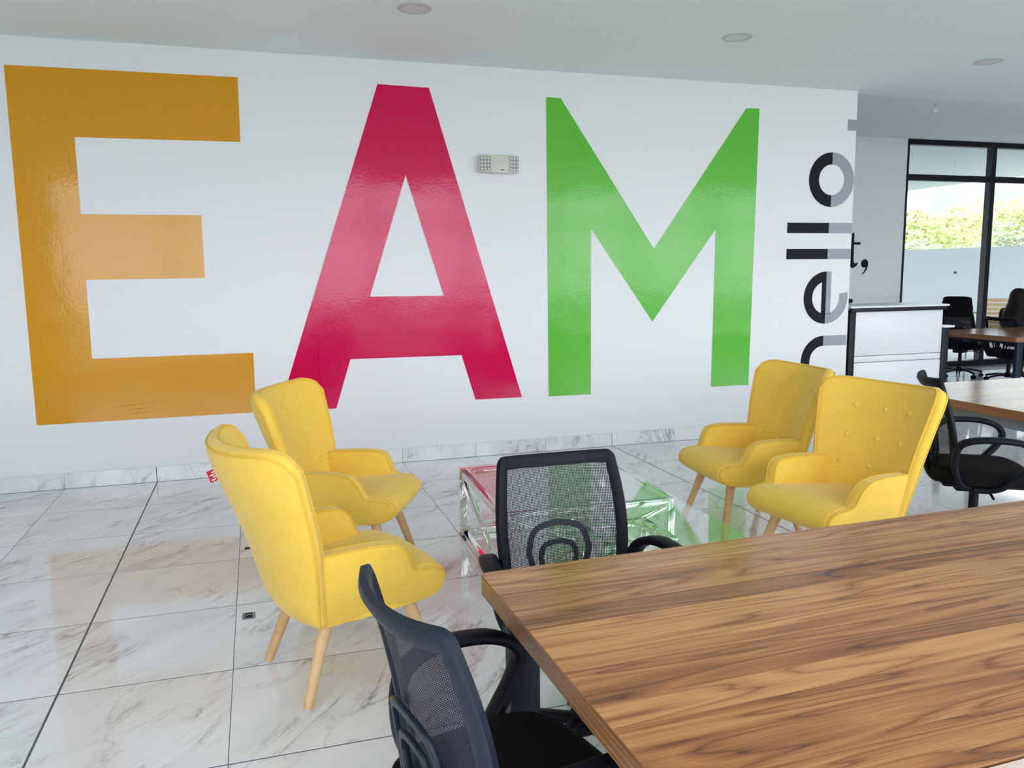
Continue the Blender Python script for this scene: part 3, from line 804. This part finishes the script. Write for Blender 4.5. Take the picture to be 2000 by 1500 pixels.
    for k in range(5):
        a = R(72 * k + 20); d = Vector((math.cos(a), math.sin(a), 0))
        pts = [d * .03 + Vector((0, 0, .108)), d * .15 + Vector((0, 0, .103)), d * .25 + Vector((0, 0, .085)), d * .295 + Vector((0, 0, .072))]
        leg = tube('base_leg', pts, [.024, .021, .018, .015], PL, root, False, 10, (0, 0, 1), [.018, .015, .013, .011], .3)
        c = d * .285
        cs = cyl('castor', c + Vector((0, 0, .045)), c + Vector((0, 0, .078)), .008, .008, PL, root, 10)
        s = Vector((-d.y, d.x, 0))
        for q in (-1, 1): cyl('wheel', c + s * (q * .006) + Vector((0, 0, .026)), c + s * (q * .024) + Vector((0, 0, .026)), .026, .025, PL, cs, 16)
    if headrest:
        post = tube('headrest_post', [(-.275, 0, .86 + lift), (-.30, 0, .93 + lift), (-.285, 0, 1.0 + lift)], .015, PL, root)
        V, F = [], []
        nu, nv = 16, 10
        for side in (0, 1):
            for i in range(nu + 1):
                for j in range(nv + 1):
                    u, v = -1 + 2 * i / nu, -1 + 2 * j / nv
                    k = 1 - .12 * max(0, v) * abs(u) ** 3
                    th = .032 * (1 - abs(u) ** 6) * (1 - abs(v) ** 6) + .008
                    V.append((-.285 + .045 * u * u + (th if side else -th) * .8, .200 * u * k, .975 + .140 * v + lift - .02 * abs(u) ** 4 * (v > 0)))
        W_ = nv + 1; O = (nu + 1) * W_
        for i in range(nu):
            for j in range(nv):
                a = i * W_ + j; F += [(a, a + W_, a + W_ + 1, a + 1), (O + a, O + a + 1, O + a + W_ + 1, O + a + W_)]
        lp = [(i, 0) for i in range(nu)] + [(nu, j) for j in range(nv)] + [(i, nv) for i in range(nu, 0, -1)] + [(0, j) for j in range(nv, 0, -1)]
        ix = [i * W_ + j for i, j in lp]
        for k in range(len(ix)): F.append((ix[k], ix[(k + 1) % len(ix)], O + ix[(k + 1) % len(ix)], O + ix[k]))
        mesh_obj('headrest', V, F, M['black_fabric'], root, True, 60)
    return root
make_mesh_chair('black mesh office chair facing the wooden desk, in front of the glass tables', (.912, 2.236), -90.5)
make_mesh_chair('black mesh office chair tucked under the short end of the wooden desk', (.452, 1.500), 13, 0.0, False, 'net_dense', 'blue_plastic')
make_mesh_chair('black mesh office chair behind the yellow armchairs, turned to a white-topped desk', (3.40, 3.14), -33, .06)
make_mesh_chair('black high-backed office chair with padded headrest beside the far window', (9.26, 8.93), 26, .0, True, 'wrap')

# ------------------------------------------------------------------ wooden desks
def rounded_slab(name, x0, x1, y0, y1, z0, z1, rad, mat, parent, edge=None):
    bm = bmesh.new(); pts = []
    for cx, cy, a0 in ((x1 - rad, y1 - rad, 0), (x0 + rad, y1 - rad, 90), (x0 + rad, y0 + rad, 180), (x1 - rad, y0 + rad, 270)):
        for k in range(6): a = R(a0 + 18 * k); pts.append((cx + rad * math.cos(a), cy + rad * math.sin(a)))
    vs = [bm.verts.new((x, y, z1)) for x, y in pts]; f_ = bm.faces.new(vs)
    r = bmesh.ops.extrude_face_region(bm, geom=[f_])
    for v in [g for g in r['geom'] if isinstance(g, bmesh.types.BMVert)]: v.co.z = z0
    bmesh.ops.bevel(bm, geom=[e for e in bm.edges if abs(e.verts[0].co.z - e.verts[1].co.z) < 1e-6], offset=.0015, segments=1, affect='EDGES')
    if edge:
        bm.normal_update()
        for f2 in bm.faces: f2.material_index = 0 if abs(f2.normal.z) > .9 else 1
    o = bm_obj(name, bm, mat, parent, True, 30)
    if edge: o.data.materials.append(edge)
    return o
def make_desk(label, x0, x1, y0, y1, top=.75, th=.05, steel='steel', leg_w=.08, wood='wood', beam_z=.034):
    t = thing('desk', label, 'desk', ((x0 + x1) / 2, (y0 + y1) / 2, 0))
    hx, hy = (x1 - x0) / 2, (y1 - y0) / 2
    rounded_slab('desk_top', -hx, hx, -hy, hy, top - th, top, .022, M[wood], t, M['wood_edge'] if wood == 'wood' else None)
    zz = top - th
    ix = .055
    for sx in (-1, 1):
        for sy in (-1, 1):
            cx, cy = sx * (hx - ix - leg_w / 2), sy * (hy - .034 - .02)
            box('leg', (cx - leg_w / 2, cy - .02, 0), (cx + leg_w / 2, cy + .02, zz), M[steel], t, .003)
        box('end_rail', (sx * (hx - ix - leg_w / 2) - .02, -hy + .095, zz - beam_z), (sx * (hx - ix - leg_w / 2) + .02, hy - .095, zz), M[steel], t, .002)
    for sy in (-1, 1):
        cy = sy * (hy - .075)
        box('long_rail', (-hx + ix + leg_w, cy - .02, zz - beam_z), (hx - ix - leg_w, cy + .02, zz), M[steel], t, .002)
    return t
d1 = make_desk('large walnut-grained desk on navy steel legs, filling the corner by the glass tables', .513, 2.98, .905, 1.945)
d1.rotation_euler = (0, 0, R(1.7)); d1.location = (1.751, 1.434, 0)
make_desk('pale wooden desk butted against the near long side of the walnut desk', .72, 2.9, -.08, .909, wood='pale_wood').rotation_euler = (0, 0, R(1.7))
make_desk('walnut desk with glaring white top behind the yellow armchairs', 3.787, 5.9, 2.5, 4.26, steel='grey_steel', beam_z=.07)
d3 = make_desk('walnut desk on dark legs in front of the far window, person seated behind it', 7.78, 9.9, 6.72, 7.96, steel='steel', th=.055)
d3.rotation_euler = (0, 0, R(-2.0))

# ------------------------------------------------------------------ chrome and glass coffee tables
def coffee_table(label, cx, cy, w, d, rz, h=.40, inset=0.0):
    t = thing('coffee_table', label, 'coffee table', (cx, cy, 0), R(rz), 'chrome and glass coffee tables')
    A_, B2 = w / 2, d / 2; a, b = A_ - inset, B2 - inset * .8; s = .038; g = .010
    C_ = M['chrome']
    for sx in (-1, 1):
        for sy in (-1, 1):
            box('post', (sx * a - (s if sx > 0 else 0), sy * b - (s if sy > 0 else 0), 0), (sx * a + (0 if sx > 0 else s), sy * b + (0 if sy > 0 else s), h - g), C_, t, .0015)
    for z in (.0, h - g - s):
        for sy in (-1, 1):
            y0 = sy * b - (s if sy > 0 else 0)
            box('rail', (-a + s, y0 + .001, z + .001), (a - s, y0 + s - .001, z + s), C_, t, .0015)
        for sx in (-1, 1):
            x0 = sx * a - (s if sx > 0 else 0)
            box('rail', (x0 + .001, -b + s, z + .001), (x0 + s - .001, b - s, z + s), C_, t, .0015)
    for sx in (-1,):
        x = sx * (a - s / 2)
        bar('cross_brace', (x, -b + s, s), (x, b - s, h - g - s), .030, .028, C_, t); bar('cross_brace', (x, b - s, s), (x, -b + s, h - g - s), .029, .027, C_, t)
    for sy in (-1,):
        y = sy * (b - s / 2)
        bar('cross_brace', (-a + s, y, s), (a - s, y, h - g - s), .030, .028, C_, t); bar('cross_brace', (a - s, y, s), (-a + s, y, h - g - s), .029, .027, C_, t)
    box('glass_top', (-A_, -B2, h - g), (A_, B2, h), M['table_glass'], t)
    return t
# corners seen: rear table (1.071,4.473) (1.025,3.509) (1.911,3.49)
coffee_table('chrome and glass coffee table standing closer to the lettered wall', 1.489, 3.985, .885, .955, -1.6)
coffee_table('chrome and glass coffee table right behind the mesh chair', 1.474, 3.115, .876, .745, 0, .40, .27)

# ------------------------------------------------------------------ white counter at the wall's end
def counter():
    y0 = 6.75; k = y0 / 6.6
    x0, x1 = 5.475 * k, 6.615 * k; h = 1.5 - (1.5 - 1.125) * k + .005
    t = thing('reception_counter', 'white panelled counter with black frame at the end of the lettered wall', 'counter', ((x0 + x1) / 2, y0, 0))
    hw = (x1 - x0) / 2; d = .55
    box('post', (-hw, 0, 0), (-hw + .07, .06, h - .03), M['black_metal'], t, .002)
    box('post', (hw - .01, 0, 0), (hw + .075, .06, h - .235), M['black_metal'], t, .002)
    box('top_edge', (-hw, -.012, h - .05), (hw + .02, .02, h - .012), M['black_metal'], t, .002)
    box('counter_top', (-hw - .005, -.012, h - .012), (hw + .05, d, h + .008), M['white_board'], t, .003)
    zs = [(.0, .60), (.606, .70), (.706, h - .05)]
    zs = [(0.02, .560), (.567, .625), (.632, h - .05)]
    for a, b in zs: box('front_panel', (-hw + .07, .012, a), (hw - .01, .03, b), M['white_board'], t, .0015)
    box('groove_backing', (-hw + .07, .03, .02), (hw - .01, .034, h - .05), M['groove'], t)
    for sx in (-1, 1):
        box('side_panel', (sx * (hw - .02) - .01, .06, 0), (sx * (hw - .02) + .01, d, h - .012), M['white_board'], t)
    box('table_edge_glare', (hw - .01, -.012, h - .235), (hw + .13, .30, h - .215), M['white_board'], t, .002)  # glare on the edge of another table's top, painted as white board
    box('side_table_leg', (hw + .03, .26, 0), (hw + .09, .30, h - .235), M['black_metal'], t)
counter()

# ------------------------------------------------------------------ outside: terrace, parapet, soffit, trees, buildings
struct(box('terrace_floor', (4.0, FY + .16, -.3), (15.6, 26, -.02), M['concrete']))
struct(box('wall_parapet', (15.3, FY + .16, -.02), (15.5, 26, 1.935), M['render']))
struct(box('terrace_soffit', (4.0, FY + .16, 3.36), (15.3, 26, 3.6), M['render']))
struct(box('wall_terrace_end', (4.0, 26, -.3), (15.6, 26.2, 3.6), M['render']))
struct(box('ground', (-150, -150, -4.2), (200, 200, -4.0), M['ground']))
struct(box('terrace_rear', (XL - 2, -4.2, -.3), (15.6, YR - .17, -.02), M['concrete']))
struct(box('wall_parapet_rear', (XL - 2, -4.35, -.3), (15.6, -4.2, .95), M['render']))
tag(box('wall_knob', (15.27, 15.0, 1.36), (15.3, 15.05, 1.41), M['ink'], None, .005), 'small dark fixing on the terrace parapet', 'fixing')
sprinkler(11.95, 11.9, 3.36, 'small sprinkler under the terrace soffit outside')

def tree(label, x, y, zc, rx, rz, n, mat, leaf=.30, seed=0):
    t = thing('tree', label, 'tree', (x, y, -4.0), 0, 'trees beyond the terrace')
    rnd = random.Random(seed)
    V, F = [], []
    blobs = [(rnd.uniform(-.6, .6) * rx, rnd.uniform(-.6, .6) * rx, rnd.uniform(-.45, .55) * rz, rnd.uniform(.38, .6)) for _ in range(9)] + [(0, 0, 0, .75)]
    for k in range(n):
        bx, by, bz, br = rnd.choice(blobs)
        d = Vector((rnd.gauss(0, 1), rnd.gauss(0, 1), rnd.gauss(0, 1))).normalized() * (rnd.uniform(.55, 1) ** .4)
        p = Vector((bx + d.x * rx * br, by + d.y * rx * br, bz + d.z * rz * br + zc + 4.0))
        a = Vector((rnd.gauss(0, 1), rnd.gauss(0, 1), rnd.gauss(0, .6))).normalized(); b = a.orthogonal().normalized()
        s = leaf * rnd.uniform(.6, 1.3); i = len(V)
        V += [p - a * s, p + b * s * .45, p + a * s, p - b * s * .45]; F.append((i, i + 1, i + 2, i + 3))
    mesh_obj('foliage', V, F, mat, t)['kind'] = 'stuff'
    tube('trunk', [(0, 0, 0), (.1, 0, zc * .5 + 2), (0, .1, zc + 4.0)], [.35, .25, .1], M['bark'], t, False, 8, (1, 0, 0), [.35, .25, .1])
def at(px, y, z): return None
tree('broad light green tree over the parapet near the window edge', 26.4, 28.4, 2.0, 2.6, 2.1, 8000, M['leaf_a'], .13, 1)
tree('tall pale green tree far behind the window mullion', 42.0, 39.8, 2.7, 4.8, 3.4, 10000, M['leaf_a'], .18, 2)
tree('yellow-green tree beyond the second window bay', 32.5, 28.3, 2.2, 2.6, 2.3, 8000, M['leaf_a'], .13, 3)
tree('darker loose shrub showing just above the parapet', 21.5, 22.6, 1.2, 2.1, 1.6, 4500, M['leaf_b'], .09, 4)
tree('grey-green shrub between the light trees', 26.0, 23.4, 1.6, 1.3, 1.4, 3500, M['leaf_b'], .09, 5)
def building(label, x, y, w, d, h, rz, floors, cols):
    t = thing('apartment_building', label, 'building', (x, y, -4.0), R(rz))
    box('walls', (-w / 2, -d / 2, 0), (w / 2, d / 2, h), M['render'], t)
    box('roof_slab', (-w / 2 - .4, -d / 2 - .4, h), (w / 2 + .4, d / 2 + .4, h + .5), M['render'], t)
    for f_ in range(floors):
        for c in range(cols):
            cx = -w / 2 + w * (c + .5) / cols; z = 1.2 + (h - 1.5) * f_ / floors
            box('window', (cx - 1.0, -d / 2 - .06, z), (cx + 1.0, -d / 2 + .02, z + 1.6), M['pane_blue'], t)
building('pale apartment block with rows of windows behind the trees', 62, 60, 26, 12, 16.5, -42, 5, 6)

# slatted garden armchair on the terrace
def garden_chair():
    t = thing('garden_armchair', 'pine-slatted garden armchair with metal hoop arms outside the window', 'garden chair', (11.80, 10.75, -.02), R(213)); t.scale = (1.1, 1.1, 1.1)
    for k in range(7):
        z = .44 + .066 * k; x = -.24 - .030 * k
        o = box('slat', (-.011, -.27, -.027), (.011, .27, .027), M['slat'], t, .003); o.location = (x, 0, z + .03); o.rotation_euler = (0, R(-22), 0)
    for k in range(7):
        o = box('slat', (-.027, -.26, -.010), (.027, .26, .010), M['slat'], t, .003); o.location = (-.20 + .072 * k, 0, .405 + .006 * k)
    for s in (-1, 1):
        tube('arm_hoop', spline([(-.36, s * .285, .66), (-.2, s * .30, .68), (.05, s * .30, .67), (.20, s * .30, .60), (.27, s * .30, .42), (.30, s * .29, .2), (.32, s * .28, .0)], 5), .012, M['grey_steel'], t)
        tube('rear_leg', [(-.46, s * .27, .93), (-.23, s * .27, .40), (-.34, s * .28, 0)], .012, M['grey_steel'], t)
        tube('seat_rail', [(-.24, s * .24, .39), (.27, s * .24, .43)], .012, M['grey_steel'], t)
garden_chair()

# ------------------------------------------------------------------ person seated at the far desk, seen from behind
def person():
    t = thing('person', 'person with long dark hair and dark clothes seated beyond the far desk', 'person', (9.36, 8.22, .04), R(8))
    # skeleton, local +x is forward
    J = {'pelvis': (0, 0, .51, .100), 'waist': (-.01, 0, .63, .108), 'chest': (.02, 0, .80, .135), 'neck0': (.05, 0, .92, .065), 'neck': (.065, 0, .975, .048),
         'head0': (.085, 0, 1.03, .070),
         'shL': (.03, .17, .875, .060), 'elL': (.10, .205, .70, .043), 'wrL': (.30, .16, .605, .030), 'haL': (.37, .14, .60, .028),
         'shR': (.03, -.17, .875, .060), 'elR': (.10, -.205, .70, .043), 'wrR': (.30, -.16, .605, .030), 'haR': (.37, -.14, .60, .028),
         'hipL': (.05, .09, .50, .080), 'knL': (.42, .13, .50, .068), 'anL': (.40, .13, .06, .042), 'toL': (.55, .14, .000, .035),
         'hipR': (.05, -.09, .50, .080), 'knR': (.42, -.13, .50, .068), 'anR': (.40, -.13, .06, .042), 'toR': (.55, -.14, .000, .035)}
    E_ = [('pelvis', 'waist'), ('waist', 'chest'), ('chest', 'neck0'), ('neck0', 'neck'), ('neck', 'head0'),
          ('chest', 'shL'), ('shL', 'elL'), ('elL', 'wrL'), ('wrL', 'haL'), ('chest', 'shR'), ('shR', 'elR'), ('elR', 'wrR'), ('wrR', 'haR'),
          ('pelvis', 'hipL'), ('hipL', 'knL'), ('knL', 'anL'), ('anL', 'toL'), ('pelvis', 'hipR'), ('hipR', 'knR'), ('knR', 'anR'), ('anR', 'toR')]
    names = list(J); me = bpy.data.meshes.new('body')
    me.from_pydata([J[k][:3] for k in names], [(names.index(a), names.index(b)) for a, b in E_], [])
    o = link(bpy.data.objects.new('body', me), t)
    o.modifiers.new('skin', 'SKIN'); sv = me.skin_vertices[0].data
    for i, k in enumerate(names): sv[i].radius = (J[k][3], J[k][3]); sv[i].use_root = (k == 'pelvis')
    s = o.modifiers.new('sub', 'SUBSURF'); s.levels = 2; s.render_levels = 2
    me.materials.append(M['cloth'])
    # head: egg with brow, nose and chin
    bm = bmesh.new(); bmesh.ops.create_uvsphere(bm, u_segments=24, v_segments=18, radius=1)
    for v in bm.verts:
        x, y, z = v.co
        r = .075 if z > 0 else .075 * (1 - .28 * abs(z))
        fx = .092 * x
        if x > .8 and abs(y) < .22 and -.35 < z < .05: fx += .022 * (1 - abs(y) / .22)
        v.co = (fx + .10, y * r, z * .112 + 1.065)
    head = bm_obj('head', bm, M['skin'], t, True, 80)
    for s_ in (-1, 1):
        bm = bmesh.new(); bmesh.ops.create_uvsphere(bm, u_segments=10, v_segments=8, radius=.011, matrix=Matrix.Translation((.178, s_ * .030, 1.072))); bm_obj('eye', bm, M['ink'], head, True)
        bm = bmesh.new(); bmesh.ops.create_uvsphere(bm, u_segments=10, v_segments=8, radius=1, matrix=Matrix.Translation((.09, s_ * .077, 1.06)) @ Matrix.Diagonal((.018, .008, .030, 1))); bm_obj('ear', bm, M['skin'], head, True)
    tube('mouth', [(.180, -.022, 1.012), (.186, 0, 1.010), (.180, .022, 1.012)], .005, M['red'], head)
    # long hair falling over the back
    V, F = [], []; n = 28
    lev = [(1.186, .02, .05), (1.178, .05, .055), (1.155, .082, .075), (1.11, .102, .090), (1.05, .110, .098), (.98, .122, .104), (.90, .140, .100), (.82, .142, .088), (.74, .120, .068), (.70, .09, .045)]
    for z, ry, rx in lev:
        for i in range(n):
            a = 2 * math.pi * i / n; c, s_ = math.cos(a), math.sin(a)
            cx = .075 if z > 1.0 else .075 - (1.0 - z) * .48
            x = cx + rx * c * (1.05 if c < 0 else .52 if z < 1.12 else .95)
            w = 1 + .05 * math.sin(a * 9 + z * 30)
            V.append((x, ry * s_ * w, z))
    for k in range(len(lev) - 1):
        for i in range(n): F.append((k * n + i, k * n + (i + 1) % n, (k + 1) * n + (i + 1) % n, (k + 1) * n + i))
    F.append(tuple(range(n))); F.append(tuple((len(lev) - 1) * n + i for i in range(n)))
    mesh_obj('hair', V, F, M['hair'], t, True, 70)
    for sd in (-1, 1):      # hands: palm and five slightly curled fingers resting on the thighs
        y0 = sd * .14
        bm = bmesh.new(); add_box(bm, (.350, y0 - .036, .580), (.425, y0 + .036, .604), .010); hand = bm_obj('hand', bm, M['skin'], t, True)
        for i, L_ in enumerate((.060, .070, .066, .050)):
            y_ = y0 + sd * (-.027 + .018 * i)
            tube('finger', spline([(.42, y_, .594), (.42 + L_ * .5, y_, .596), (.42 + L_ * .85, y_, .586), (.42 + L_, y_, .572)], 3), .0078, M['skin'], hand)
        tube('thumb', spline([(.36, y0 - sd * .034, .592), (.395, y0 - sd * .060, .592), (.425, y0 - sd * .066, .584)], 3), .009, M['skin'], hand)
person()
make_mesh_chair('black mesh chair occupied by the person with long dark hair', (9.33, 8.215), 8, -.045)
